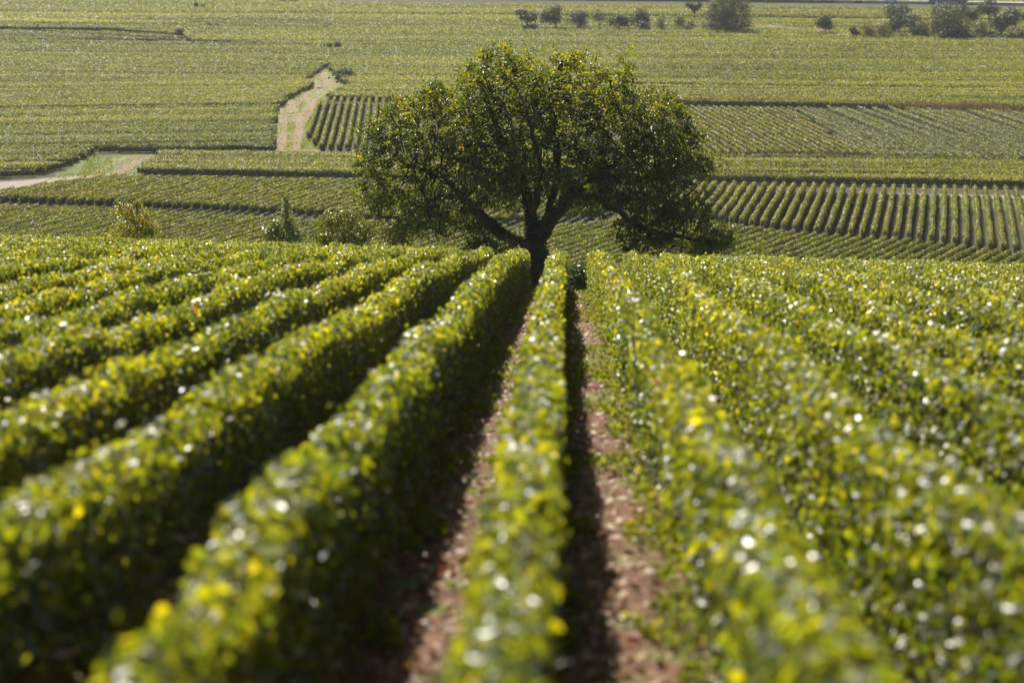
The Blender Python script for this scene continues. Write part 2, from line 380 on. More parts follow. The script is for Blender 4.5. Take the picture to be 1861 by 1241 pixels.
def row_field(poly_px, az, per_m, size, wide, labeler, group, base=.42, posts=True, sp=1.1, order='x', h=1.12, hang_px=None):
    poly = [un2(x, y) for x, y in poly_px]; S_, u, v = segs(poly, R(az), sp)
    items = []
    for (o, a, bq) in S_:
        mid = np.array([*(u * (a + bq) / 2 + v * o), CANOPY])
        e1 = np.array([*(u * a + v * o), CANOPY]); e2 = np.array([*(u * bq + v * o), CANOPY])
        if visible(e1) or visible(e2): items.append((o, a, bq))
    items.sort()
    for k, (o, a, bq) in enumerate(items):
        L = bq - a; seed = int(abs(o * 97)) + 11
        P, N, s, vv = row_points(L, per_m, seed, wide, h, .25, .06)
        N = N + rng.normal(0, .36, N.shape)
        P[:, 0] += .05 * wave(s, seed + 5, 5); loc = u * a + v * o
        xx = P[:, 0:1] * v + P[:, 1:2] * u
        Q = np.column_stack([xx, P[:, 2]])
        cv = core(0, L, seed, wide, h, lambda q: q * 0, 1.0); cv = (np.column_stack([cv[0][:, 0:1] * v + cv[0][:, 1:2] * u, cv[0][:, 2]]), cv[1], cv[2])
        miss = wave(s, seed + 7, .9) < -.8                       # a weak or missing vine here and there
        kp = ~(miss & (rng.random(len(s)) < .75)); 
        tt = np.clip(vine_tint(len(s), s, seed, base, .16, .0005) + .16 * (1 - vv) - .03, 0, 1)  # tops tinted lighter to stand for sunlit crests, besides paler young leaves
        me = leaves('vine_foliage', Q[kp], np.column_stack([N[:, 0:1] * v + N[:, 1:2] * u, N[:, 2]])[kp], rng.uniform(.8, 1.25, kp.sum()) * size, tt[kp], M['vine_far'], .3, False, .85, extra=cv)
        t = empty('vine_row', (loc[0], loc[1], PLAIN)); link('foliage', me, t)
        if posts:
            for d in (-.12, L + .12): link('end_post', end_me, t, (u[0] * d, u[1] * d, 0))
        tag(t, labeler(k + 1, len(items)), 'vine row', group)
    return items
end_me = MB().tube([(0, 0, -.05), (0, 0, 1.25)], [.045, .04], 6).mesh('end_post', M['post'])

A_px = [(1190, 325), (1910, 338), (1910, 450), (1799, 437), (1644, 419), (1527, 413), (1411, 402), (1287, 387), (1140, 370)]
rowsA = row_field(A_px, 8.9, 240, .14, .22, lambda k, n: '%s vine row from the walnut in the striped field at right' % ordn(k), 'rows of the striped vine field right of the walnut', .4)
_a, _b = un(1271, 189), un(1428, 273); AZH = math.degrees(math.atan2(_b[0] - _a[0], _b[1] - _a[1])) - 180
D_px = [(-50, 366), (0, 368), (300, 380), (690, 400), (935, 408), (935, 505), (-50, 505)]
row_field(D_px, 17, 230, .14, .22, lambda k, n: '%s slanting vine row from the left in the field behind the yellow bush' % ordn(k), 'slanting rows of the field behind the yellow bush', .36)
B_px = [(945, 404), (1080, 400), (1150, 386), (1287, 398), (1411, 413), (1527, 424), (1644, 430), (1799, 448), (1910, 462), (1910, 505), (945, 505)]
row_field(B_px, 24, 230, .14, .22, lambda k, n: '%s slanting vine row from the walnut trunk in the low field below the striped one' % ordn(k), 'slanting rows of the low field right of the walnut trunk', .33, sp=1.15)
C_px = [(-50, 351), (0, 343), (60, 331), (200, 314), (260, 316), (690, 323), (1130, 331), (1100, 380), (900, 392), (690, 385), (400, 368), (0, 353)]
row_field(C_px, 14.5, 220, .145, .23, lambda k, n: '%s vine row from the left in the wedge-shaped field below the pale track' % ordn(k), 'rows of the wedge-shaped field at left', .4)
G_px = [(583, 175), (900, 178), (1000, 180), (1000, 262), (579, 260), (566, 246), (559, 238)]
row_field(G_px, -4, 170, .18, .22, lambda k, n: '%s upright vine row counted from the dirt track in the small striped plot' % ordn(k), 'rows of the small striped plot beside the track', .38)

def field(name, poly_px, az, label, base=.45, sp=1.1, h=1.12, cov=1.0, z=CANOPY, wide=.3, sd=.13):
    poly = [un2(x, y, z) for x, y in poly_px]; S_, u, v = segs(poly, R(az), sp); S_ = [(o_, a_ + rng.uniform(-.6, .6), b_ + rng.uniform(-.6, .6)) for o_, a_, b_ in S_ if az < 70 or wave(np.array([o_]), 44, 1.5)[0] > -.72]
    Ps, Ns, Ts, Zs = [], [], [], []
    O = np.array([q[0] for q in S_]); A = np.array([q[1] for q in S_]); B = np.array([q[2] for q in S_])
    dist = float(np.mean([math.hypot(*p) for p in poly])); size = .13 * max(1, dist / 330) ** .9
    per = 38 * cov * (.17 / size) ** 1.6 * sp / 1.1
    Ls = B - A; cum = np.concatenate([[0], np.cumsum(Ls)]); n = int(cum[-1] * per); r = rng.uniform(0, cum[-1], n)
    j = np.clip(np.searchsorted(cum, r) - 1, 0, len(Ls) - 1); s = A[j] + r - cum[j]; o = O[j]
    base_xy = s[:, None] * u + o[:, None] * v
    p3 = np.column_stack([base_xy, np.full(n, CANOPY)]); k = visible(p3, 40); s, o, base_xy = s[k], o[k], base_xy[k]; n = len(s)
    q = rng.uniform(-1, 1, n); top = np.abs(q) < .5; hh = h * (1 + .07 * wave(s + o * 7, 31, 1.2) + .06 * wave(o + s * .05, 32, 3) + .17 * wave(o * 1.0, 38, 1.1) * (1 + wave(s * .02, 39, 1)))
    x = np.where(top, q / .5 * wide, np.sign(q) * wide * rng.uniform(.6, 1, n)); zz = np.where(top, hh - rng.uniform(0, .2, n), hh * (1 - .85 * ((np.abs(q) - .5) / .5)))
    P = np.column_stack([base_xy + x[:, None] * v, PLAIN + zz]) + rng.normal(0, .08, (n, 3))
    nx_ = np.where(top, x / wide * .6, np.sign(q)); N = np.column_stack([nx_[:, None] * v, np.where(top, 1.0, .35)]) + rng.normal(0, .4, (n, 3))
    cores = []
    for (oo, a, bq) in S_:
        e = np.array([[*(u * q_ + v * oo), CANOPY] for q_ in np.linspace(a, bq, 6)])
        if visible(e, 100).any():
            cv = core(0, bq - a, int(abs(oo * 31)) % 900, wide * .7, h * .93, lambda q: q * 0, max(2.5, (bq - a) / 60), .2); loc = u * a + v * oo
            cores.append((np.column_stack([cv[0][:, 0:1] * v + cv[0][:, 1:2] * u + loc, cv[0][:, 2] + PLAIN]), cv[1]))
    ofs = np.cumsum([0] + [len(c_[0]) for c_ in cores[:-1]]); ex = (np.concatenate([c_[0] for c_ in cores]), np.concatenate([c_[1] + k_ for c_, k_ in zip(cores, ofs)])); ex = (*ex, np.full(len(ex[0]), .15))  # added light-blocking prisms, tinted dark so plot fronts read as shaded
    miss = (wave(s + o * 13.7, 33, 1.0) < -.78) & (rng.random(n) < .8)
    tt = base + rng.normal(0, sd, n) + .07 * wave(s + o * 5.3, 34, 2.) + .07 * wave(o + .01 * s, 35, 2.2) + .07 * wave(s * .2 + o * .1, 36, 9) + .09 * wave(o + s * .03, 41, 14) + .05 * wave(s + o * 2, 43, 25)
    yy = rng.random(n) < .04; tt = np.where(yy, rng.uniform(.7, .85, n), tt)
    kp = ~miss
    me = leaves(name, P[kp], N[kp], rng.uniform(.75, 1.3, kp.sum()) * size, np.clip(tt, 0, 1)[kp], M['vine_far'], .2, False, .85, extra=ex)
    return tag(link(name, me), label, 'vineyard', None, 'stuff')
field('vineyard', [(250, 303), (295, 270), (660, 276), (1000, 279), (1000, 312), (900, 311), (640, 309)], 96, 'flat-topped light green vine block between the pale track and the walnut crown', .5, cov=1.5)
field('vineyard', [(1003, 279), (1300, 281), (1910, 289), (1910, 326), (1290, 317), (1003, 312)], 93, 'flat-topped vine block with dark front face behind the striped field', .5, cov=1.5)
row_field([(1190, 186), (1255, 191), (1436, 193), (1562, 274), (1300, 273), (1190, 271)], AZH, 150, .19, .2, lambda k, n: '%s fine slanting vine row from the walnut in the pale plot under the reddish bank' % ordn(k), 'fine slanting rows of the pale plot under the reddish bank', .44)
field('vineyard', [(1442, 193), (1910, 201), (1910, 285), (1566, 277)], AZH, 'green vineyard plot of broken slanting rows at the right edge', .52, sp=1.1, cov=1.3, wide=.22)
field('vineyard', [(-50, 312), (0, 308), (60, 304), (120, 291), (150, 273), (170, 262), (285, 264), (495, 262), (496, 220), (503, 190), (520, 172), (542, 158), (563, 152), (566, 143), (540, 141), (500, 150), (-50, 140)], 80, 'large dense green vineyard filling the left side below the horizon parcels', .46, cov=1.5)
# the parcels further out: strips split by narrow lanes that read as dark lines
right = [(104, 117), (119, 128), (130, 143), (145, 160), (163, 178)]
k = 0
for (a, bq) in [(120, 132), (133, 145.8), (147, 164)]:
    field('vineyard', [(600 + (a - 120) * 1.2, a), (1910, a + 9), (1910, bq + 8), (600 + (bq - 120) * 1.1, bq)] if a != 147 else [(640, a), (1910, a + 9), (1910, bq + 10), (596, bq + 4)], 95 + k, ['narrow green vine strip level with the upper crown of the walnut', 'middle green vine strip behind the shoulders of the walnut crown', 'broad vine strip right above the small striped plot'][k], .5, cov=1.25); k += 1
field('vineyard', [(596, 169), (1250, 169), (1910, 178), (1910, 192), (1250, 180), (1000, 176), (600, 172)], 94, 'thin vine strip just above the reddish bank of dry grass', .48, cov=1.4)
up_lab = ['vine strip crossing the view level with the top of the walnut', 'vine strip crossing the view just below the row of distant shrubs', 'vine strip crossing at the foot of the distant shrubs', 'vine strip behind the distant shrubs and heart-shaped tree', 'vine strip just below the distant road', 'vine strip at the top edge of the view beyond the road']
bands = [(99, 118.5), (81.5, 98), (65.5, 80.6), (30, 64.7), (11, 29.3), (-14, -1)]
for q, (a, bq) in enumerate(bands):
    field('vineyard', [(600, a - 8), (1910, a + (8 if q < 4 else 5)), (1910, bq + (8 if q < 4 else 4)), (600, bq - (8 if q else -1))], 95 + q % 3 - 1, up_lab[q], .5 if q % 2 else .46, cov=1.15)
lb = [(99.5, 137, .46), (70.5, 98.6, .46), (43, 57, .5), (33, 41.3, .5), (14, 32.2, .43), (-14, 13.3, .46)]
ll = ['left vine strip level with the top of the walnut', 'left vine strip under the diagonal rows and grape pickers', 'left vine strip just behind the grape pickers', 'left vine strip with a bright yellow edge', 'left vine strip above the yellow edge', 'left vine strip along the top edge of the view']
for q, (a, bq, bs) in enumerate(lb):
    field('vineyard', [(-50, a - 2), (599, a + (8 if q else 10)), (548 if q == 0 else 599, bq + (4 if q == 0 else 8)), *([(500, 149.2)] if q == 0 else []), (-50, bq + (2 if q == 0 else 0))] if q != 2 else [(-50, 42), (599, 51), (599, 78), (345, 70), (335, 60), (200, 49.5), (-50, 46.5)], 96 + q % 2, ll[q], bs, cov=1.15)
field('vineyard', [(-50, 51.9), (200, 54.9), (330, 62), (330, 72), (-50, 66)], 128, 'small plot of diagonal rows in front of the grape pickers', .5, sp=2.2, cov=1.4, wide=.3, h=.75, z=PLAIN + .75)
field('vineyard', [(-50, 35), (150, 37), (335, 41), (335, 43), (150, 41), (-50, 38)], 97, 'bright yellow strip of autumn vines far left', .76, sp=1.1, cov=1.6, sd=.04, h=1.5)

# ---------------------------------------------------------------- tracks, banks, road
sheet('track', [(494, 275), (499, 215), (510, 188), (545, 163), (570, 152), (548, 140), (545, 124), (566, 116), (594, 118), (604, 132), (645, 152), (612, 162), (594, 172), (575, 200), (552, 240), (585, 276)], M['track'], PLAIN + .02)
sheet('track_rut', [(506, 274), (509, 240), (514, 216), (524, 198), (538, 184), (556, 171), (566, 164), (572, 165), (556, 178), (540, 190), (527, 204), (521, 220), (519, 244), (519, 274)], M['rut'], PLAIN + .03)
sheet('track_rut', [(532, 274), (536, 244), (540, 218), (550, 200), (563, 188), (578, 176), (586, 177), (572, 190), (560, 202), (551, 220), (547, 246), (546, 274)], M['rut'], PLAIN + .03)
sheet('track_rut', [(572, 164), (590, 152), (578, 138), (560, 128), (566, 127), (588, 139), (600, 152), (586, 164)], M['rut'], PLAIN + .03)
sheet('grass_verge', [(548, 270), (552, 240), (575, 196), (590, 174), (600, 172), (568, 235), (580, 272)], M['grass'], PLAIN + .035)
sheet('grass_verge', [(526, 178), (545, 165), (566, 160), (556, 168), (535, 184)], M['grass'], PLAIN + .035)
sheet('gravel_track', [(-60, 345), (-60, 336), (0, 331), (60, 327), (110, 322), (170, 318), (215, 315), (190, 326), (120, 331), (50, 340), (0, 348)], M['gravel'], PLAIN + .03)
sheet('track', [(90, 326), (130, 305), (155, 284), (250, 281), (296, 283), (280, 320), (180, 330)], M['grass'], PLAIN + .015)
sheet('track_rut', [(160, 321), (185, 305), (203, 290), (230, 284), (262, 285), (225, 292), (200, 305), (185, 320)], M['track'], PLAIN + .026)
sheet('track_rut', [(198, 321), (222, 305), (240, 292), (268, 286), (272, 290), (245, 302), (225, 318)], M['rut'], PLAIN + .026)
sheet('path', [(1150, 344), (1910, 357), (1910, 363), (1150, 349)], M['gravel'], PLAIN + .02)
sheet('grass_verge', [(1380, 353), (1910, 364), (1910, 385), (1560, 372)], M['grass'], PLAIN + .015)
sheet('path', [(1368, 50), (1420, 54), (1500, 61), (1580, 74), (1545, 73), (1480, 64), (1368, 55)], M['rut'], PLAIN + .9, depth=.95)
sheet('road', [(1150, -1), (1370, 2), (1610, 4.5), (1920, 9.5), (1920, 12.5), (1610, 7.5), (1370, 4.6), (1150, 1.5)], M['asphalt'], PLAIN + .9, rag=False, depth=.95)
def tufts(px, per, label, size=.2, tint=.5, hi=.16, mt='weed'):
    poly = np.array([un2(x, y, PLAIN) for x, y in px]); lo, hi_ = poly.min(0), poly.max(0); n = int(np.prod(hi_ - lo) * per)
    Q = lo + rng.random((n, 2)) * (hi_ - lo); ins = np.zeros(n, bool)
    for j in range(len(poly)):
        A, B = poly[j], poly[(j + 1) % len(poly)]; cnd = (A[1] > Q[:, 1]) != (B[1] > Q[:, 1]); xi = A[0] + (Q[:, 1] - A[1]) / (B[1] - A[1] + 1e-9) * (B[0] - A[0]); ins ^= cnd & (Q[:, 0] < xi)
    Q = Q[ins]; f = wave(Q[:, 0] * 1.3 + Q[:, 1] * .2, 61, 1.1) + .7 * wave(Q[:, 1] * .6 - Q[:, 0], 62, 1.7); Q = Q[f > rng.normal(0, .5, len(Q))]; n = len(Q)
    P = np.column_stack([Q, PLAIN + rng.uniform(.03, hi, n)]); N = rng.normal(0, 1, (n, 3)); N[:, 2] = np.abs(N[:, 2])
    tag(link('grass', leaves('grass', P, N, rng.uniform(.7, 1.4, n) * size, np.clip(rng.normal(tint, .25, n), 0, 1), M[mt], -1, False, .5)), label, 'grass', None, 'stuff')
tufts([(494, 275), (499, 215), (510, 188), (545, 163), (570, 152), (548, 140), (545, 124), (566, 116), (594, 118), (604, 132), (645, 152), (612, 162), (594, 172), (575, 200), (552, 240), (585, 276)], 11, 'grass tufts growing on the dirt track beside the striped plot', .17, .6, .08)
tufts([(519, 274), (521, 240), (525, 214), (538, 196), (556, 182), (562, 186), (548, 200), (538, 218), (534, 244), (531, 274)], 22, 'grassy strip between the wheel ruts of the dirt track', .17, .55, .1)
tufts([(546, 272), (550, 240), (572, 196), (588, 174), (604, 172), (570, 235), (584, 272)], 30, 'bright green grass verge along the striped plot', .2, .5, .25)
tufts([(85, 328), (130, 303), (152, 286), (250, 282), (215, 300), (190, 320)], 25, 'green grass corner where the pale track meets the left vineyard', .2, .45, .22)
tufts([(190, 320), (250, 282), (300, 283), (285, 322)], 7, 'thin grass between the ruts of the track bend at left', .18, .6, .08)
tufts([(1380, 351), (1910, 362), (1910, 388), (1500, 372)], 8, 'thin grass at the heads of the striped rows at right', .16, .5, .12)
# reddish bank of dry grass
line = [(1010, 181), (1255, 184.5), (1436, 187), (1560, 190), (1910, 199)]; W2 = [np.array(un2(x, y, PLAIN + .6)) for x, y in line]
P = []
for a, bq in zip(W2[:-1], W2[1:]):
    n = int(np.linalg.norm(bq - a) * 130); t = rng.random((n, 1)); P.append(a + (bq - a) * t + rng.normal(0, 1.1, (n, 2)))
P = np.concatenate(P); n = len(P); P = np.column_stack([P, PLAIN + rng.uniform(.1, 1.25, n) * (1 + .25 * wave(P[:, 0], 77, 1.6))])
N = rng.normal(0, 1, (n, 3)); N[:, 2] *= .3; N[:, 1] -= .8
tag(link('dry_grass', leaves('dry_grass', P, N, rng.uniform(.25, .5, n), rng.random(n), M['dry'], -3, False, .3)), 'reddish bank of tall dry grass above the slanting plots', 'dry grass', None, 'stuff')

# ---------------------------------------------------------------- the walnut
TD = 95.0
def tp(x, y, dy=0.0): p = at(x, y, TD); return np.array([p[0], TD + dy, p[2]])
base_pt = tp(986, 520); base_pt[2] = float(G(base_pt[0], TD)) - .1
root = empty('walnut_tree', tuple(base_pt)); tag(root, 'large spreading walnut tree with dark leaning trunk standing beyond the end of the vine rows', 'tree')
limbs = [
    ([(986, 540, 0), (984, 500, 0), (978, 470, 0), (970, 440, 0)], None),
    ([(978, 470, 0), (945, 440, -.3), (915, 425, -.6), (890, 398, -.9), (862, 372, -1), (838, 345, -1.2), (812, 322, -1.4), (775, 300, -1.6), (735, 285, -1.8)], 0),
    ([(970, 440, 0), (966, 400, .3), (958, 360, .5), (945, 322, .6), (925, 285, .8), (905, 245, 1), (890, 200, 1)], 0),
    ([(970, 440, 0), (992, 412, -.1), (1012, 385, -.4), (1035, 352, -.8), (1070, 318, -1.2), (1115, 290, -1.6), (1150, 255, -1.8), (1180, 230, -2)], 0),
    ([(992, 412, .2), (1000, 375, .8), (1012, 335, 1.2), (1012, 285, 1.6), (1005, 235, 1.9), (1010, 180, 2)], 0),
    ([(1035, 352, -.8), (1080, 352, -1), (1115, 372, -1.2), (1150, 398, -1.4), (1200, 415, -1.6), (1255, 425, -1.7), (1300, 432, -1.7)], 0),
    ([(1070, 318, -1.2), (1110, 318, -.8), (1160, 330, -.2), (1210, 318, .3), (1250, 300, .6)], 0),
    ([(958, 360, .5), (930, 335, 1.4), (905, 310, 2.2), (870, 280, 3), (830, 250, 3.5)], 0),
    ([(966, 400, .3), (975, 350, -1), (985, 300, -2), (975, 245, -3), (960, 190, -3.3)], 0),
    ([(992, 412, .2), (1020, 370, 1.6), (1060, 330, 3), (1100, 290, 4), (1130, 240, 4.4)], 0),
    ([(945, 322, .6), (920, 320, -.8), (890, 300, -2), (850, 280, -3), (800, 240, -3.4)], 0),
    ([(838, 345, -1.2), (800, 355, -.6), (765, 375, 0), (735, 400, .4)], 0),
]
nodes, par = [], []
def add_node(p, pa): nodes.append(np.array(p, float)); par.append(pa); return len(nodes) - 1
def nearest(p): return int(np.argmin([np.sum((q - p) ** 2) for q in nodes]))
first = True
for pts, _ in limbs:
    W3 = [tp(*p) for p in pts]
    if first: W3[0] = base_pt.copy(); cur = add_node(W3[0], -1); first = False
    else: cur = nearest(W3[0])
    st = nodes[cur]
    for a, bq in zip([st] + W3[1:-1], W3[1:]):
        Ln = np.linalg.norm(bq - a); k = max(1, int(round(Ln / .35)))
        for q in range(1, k + 1): cur = add_node(a + (bq - a) * q / k + (rng.normal(0, .04, 3) if q < k else 0), cur)
MAIN = len(nodes)
lobes = [  # x, y, rx, ry (picture), depth shift, depth radius (m), share
    (900, 150, 78, 72, 0, 3.2, 1.0), (985, 160, 95, 66, .5, 3.6, 1.1), (1095, 175, 85, 70, 0, 3.4, 1.1), (835, 225, 95, 78, 0, 3.6, 1.1), (745, 265, 70, 62, 0, 3, .9),
    (690, 300, 50, 42, 0, 2.4, .5), (1180, 235, 72, 66, 0, 3.2, 1.), (1228, 290, 58, 62, 0, 2.8, .9), (1000, 255, 170, 95, 0, 5.2, 1.6), (870, 310, 120, 60, 0, 4.6, .8),
    (1140, 320, 110, 62, 0, 4.4, 1.1), (770, 365, 76, 58, 0, 2.8, .85), (1205, 385, 75, 48, -.8, 2.4, .55), (1280, 422, 62, 32, -1.5, 1.8, .6), (695, 345, 48, 44, 0, 2, .45),
    (905, 360, 80, 30, 1.5, 3, .35), (1085, 365, 75, 28, 1.4, 3, .4), (815, 408, 75, 30, .6, 2.2, .4), (1165, 420, 60, 34, -1.2, 2, .38), (655, 290, 25, 18, 0, 1, .08), (735, 208, 50, 36, 0, 1.9, .5), (790, 175, 36, 36, 0, 1.8, .3), (700, 240, 36, 26, 0, 1.4, .22), (1235, 215, 34, 30, 0, 1.6, .25), (725, 412, 48, 30, 0, 1.5, .3), (1120, 125, 42, 28, 0, 1.5, .2), (895, 92, 28, 22, 0, 1.2, .12), (1045, 105, 30, 18, 0, 1.2, .12), (1262, 255, 26, 20, 0, 1.2, .12), (1285, 300, 20, 26, 0, 1, .1), (800, 160, 26, 22, 0, 1.2, .12), (1215, 185, 34, 24, 0, 1.2, .14), (665, 240, 24, 20, 0, 1, .08), (1320, 430, 26, 18, -1.5, 1, .2), (1265, 365, 30, 22, -.8, 1.1, .15)]
pts = []
for (x, y, rx, ry, dy, rd, sh) in lobes:
    n = int(330 * sh * 1.35); d = unit(rng.normal(size=(n, 3))) * (rng.random((n, 1)) ** .42)
    c0 = tp(x, y, dy); sc = TD / FP
    pts.append(c0 + d * np.array([rx * sc, rd, ry * sc]))
att = np.concatenate(pts)
# knock holes in the cloud of growing points so that the crown gets gaps
hc = att[rng.choice(len(att), 85, replace=False)]
dmin = np.min(np.linalg.norm(att[:, None] - hc[None], axis=2) - rng.uniform(.35, .85, 85)[None], axis=1); att = att[dmin > 0]
ND = np.array(nodes); alive = np.ones(len(att), bool)
D = np.linalg.norm(att[:, None] - ND[None], axis=2); near = D.argmin(1); nd = D.min(1)
for it in range(60):
    act = alive & (nd < 3.2)
    if not act.any(): break
    new = []
    dirs = {}
    for a_i in np.nonzero(act)[0]:
        dirs.setdefault(near[a_i], []).append(a_i)
    for j, L_ in dirs.items():
        vec = unit(att[L_] - ND[j]).sum(0); nn = np.linalg.norm(vec)
        if nn < 1e-3: continue
        vec = vec / nn + rng.normal(0, .15, 3); vec /= np.linalg.norm(vec)
        new.append((ND[j] + vec * .3, j))
    if not new: break
    i_start = len(ND); NP = np.array([q[0] for q in new]); par.extend([q[1] for q in new]); ND = np.concatenate([ND, NP])
    ai = np.nonzero(alive)[0]; Dn = np.linalg.norm(att[ai][:, None] - NP[None], axis=2); mn = Dn.min(1); am = Dn.argmin(1)
    better = mn < nd[ai]; nd[ai[better]] = mn[better]; near[ai[better]] = i_start + am[better]
    alive[nd < .42] = False
par = np.array(par); NN = len(ND)
rad2 = np.zeros(NN); kids = [[] for _ in range(NN)]
for i in range(NN - 1, 0, -1): kids[par[i]].append(i)
EXPO = 2.15
for i in range(NN - 1, -1, -1):
    if not kids[i]: rad2[i] += .009 ** EXPO
    if par[i] >= 0: rad2[par[i]] += rad2[i]
rad = rad2 ** (1 / EXPO)
rad = rad * (.43 / rad[0]); rad = np.maximum(rad, .006)
mb = MB(); seen = np.zeros(NN, bool)
for i in range(NN):
    if i and seen[i]: continue
    ch = [par[i], i] if i else [i]; seen[i] = True; j = i
    while kids[j]:
        nxt = max(kids[j], key=lambda q: rad[q])
        if seen[nxt]: break
        ch.append(nxt); seen[nxt] = True; j = nxt
    if len(ch) < 2: continue
    rr = [min(rad[q], rad[ch[1]] * 1.0) if k_ == 0 and i else rad[q] for k_, q in enumerate(ch)]
    if i == 0: rr[0] *= 1.35
    k_ = 12 if rr[0] > .15 else 6 if rr[0] > .04 else 3
    mb.tube([ND[q] - base_pt for q in ch], rr, k_, False)
mb.build('trunk', M['bark'], root, True)
tips = np.array([i for i in range(NN) if rad[i] < .035 and i >= MAIN]); 
P, N, T, SZ = [], [], [], []
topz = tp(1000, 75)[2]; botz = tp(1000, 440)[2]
for rep in range(6):
    c0 = ND[tips] + rng.normal(0, .16, (len(tips), 3)); k = rng.random(len(tips)) < .9; c0 = c0[k]
    ax = rng.normal(size=c0.shape); ax[:, 2] -= .35; ax = unit(ax)                      # leaf stalk
    side = unit(np.cross(ax, np.array([0, 0, 1.]) + rng.normal(0, .2, c0.shape)))
    nrm = unit(np.cross(side, ax) + rng.normal(0, .3, c0.shape)); nrm[nrm[:, 2] < 0] *= -1
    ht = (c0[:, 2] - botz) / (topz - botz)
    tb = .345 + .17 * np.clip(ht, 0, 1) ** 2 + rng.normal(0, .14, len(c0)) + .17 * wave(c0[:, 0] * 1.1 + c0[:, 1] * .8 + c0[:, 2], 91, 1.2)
    for q in range(7):
        pos = (q // 2 + (0 if q < 6 else 1)) * .075; sgn = 0 if q == 6 else (1 if q % 2 else -1)
        P.append(c0 + ax * pos + side * sgn * .075); N.append(nrm + rng.normal(0, .35, c0.shape)); T.append(tb + rng.normal(0, .09, len(c0))); SZ.append(rng.uniform(.1, .16, len(c0)))
P = np.concatenate(P); N = np.concatenate(N); T = np.clip(np.concatenate(T), 0, 1); SZ = np.concatenate(SZ)
import sys; print("walnut", NN, len(tips), len(P))
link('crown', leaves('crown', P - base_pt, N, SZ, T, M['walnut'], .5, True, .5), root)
# ivy clothing the trunk and fork
P, N = [], []
for i in range(1, MAIN):
    a, bq = ND[par[i]], ND[i]
    if bq[2] < tp(980, 395)[2] and rad[i] > .16:
        n = int(420 * rad[i] / .3 * np.linalg.norm(bq - a)); d = rng.normal(size=(n, 3)); ax = unit((bq - a)[None])[0]; d = unit(d - (d @ ax)[:, None] * ax)
        P.append(a + (bq - a) * rng.random((n, 1)) + d * (rad[i] * rng.uniform(1, 1.2, (n, 1)) + .02)); N.append(d + rng.normal(0, .35, (n, 3)))
P = np.concatenate(P); N = np.concatenate(N)
link('ivy', leaves('ivy', P - base_pt, N, rng.uniform(.06, .12, len(P)), np.clip(rng.normal(.18, .1, len(P)), 0, 1), M['walnut'], .8, True, .9), root)

# ---------------------------------------------------------------- shrubs and smaller trees
def plant(name, label, cat, foot, H, Wd, mt, n, leaf, tint=(.5, .15), trunk_h=.3, lobes=6, gap=.0, seed=0, stems=3, group=None, dens=.5, lean=0, topw=1.0, aspect=.7, tr=.06, fill=1.0, shape=None, lr=(.2, .34)):
    """small tree or shrub: branching stems and a leafy crown of uneven lobes"""
    r = np.random.default_rng(seed + 1000); rr = random.Random(seed + 5)
    root = empty(name, tuple(foot)); tag(root, label, cat, group)
    mb = MB(); centers = []
    LB = []
    for k in range(lobes):
        if shape: cx, cz, rad_ = shape[k]; cy = r.uniform(-.15, .15) * Wd
        else:
            f = (k + .5) / lobes; cz = trunk_h * H + (H * (1 - trunk_h)) * (.25 + .6 * r.random()); cx = r.uniform(-.5, .5) * Wd * .75 * (1 if cz < .6 * H else topw); cy = r.uniform(-.35, .35) * Wd; rad_ = r.uniform(*lr) * min(Wd, H * (1 - trunk_h) * 1.1)
            cx += lean * cz
        LB.append((np.array([cx, cy, cz]), rad_))
    P, N = [], []
    for c_, q in LB:
        m_ = int(n * fill * (q ** 2) / sum(z[1] ** 2 for z in LB)); d = unit(r.normal(size=(m_, 3))); rr_ = r.random((m_, 1)) ** dens
        d2 = d * rr_ * q * (1 + .22 * np.sin(d[:, :1] * 7 + seed) * np.cos(d[:, 2:] * 6)) * np.array([1.1, 1.0, .95]); P.append(c_ + d2); N.append(d + r.normal(0, .8, (m_, 3)) + [0, 0, .3])
        s_i = rr.randrange(stems) if stems else 0; x0 = (s_i - (stems - 1) / 2) * .12 * Wd * (trunk_h < .2) 
        fork = np.array([x0 * .7 + lean * trunk_h * H, 0, max(trunk_h * H, .05 * H)])
        mid = (fork + c_) / 2 + r.normal(0, .05 * Wd, 3) * [1, 1, .4]
        a = min(tr * H * .5, .07 if H < 4.5 else 9)
        mb.tube([(x0 * .6, 0, -.1), tuple(fork)], [a * 1.2, a * .8], 6, False)
        mb.tube([tuple(fork), tuple(mid), tuple(c_)], [a * .7, a * .45, a * .25], 5, False)
        for b_ in range(5):
            e = c_ + unit(r.normal(size=(1, 3)))[0] * q * .95; mb.tube([tuple(mid * .3 + c_ * .7), tuple((c_ + e) / 2), tuple(e)], [a * .25, a * .17, a * .08], 4, False)
    P = np.concatenate(P); N = np.concatenate(N); P[:, 2] = np.abs(P[:, 2]) 
    if gap: 
        hc = P[r.choice(len(P), 14)]; kp = np.min(np.linalg.norm(P[:, None] - hc[None], axis=2), axis=1) > gap * Wd; P, N = P[kp], N[kp]
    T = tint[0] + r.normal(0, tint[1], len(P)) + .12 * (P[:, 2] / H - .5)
    mb.build('trunk', M['bark'], root, True)
    link('crown', leaves('crown', P, N, r.uniform(.7, 1.3, len(P)) * leaf, np.clip(T, 0, 1), mt, .2, False, aspect), root)
    return root
def foot_at(x, Y): p = at(x, 450, Y); return (p[0], Y, float(G(p[0], Y)))
def top_to(x, y, Y): p = at(x, y, Y); return p[2] - float(G(p[0], Y))
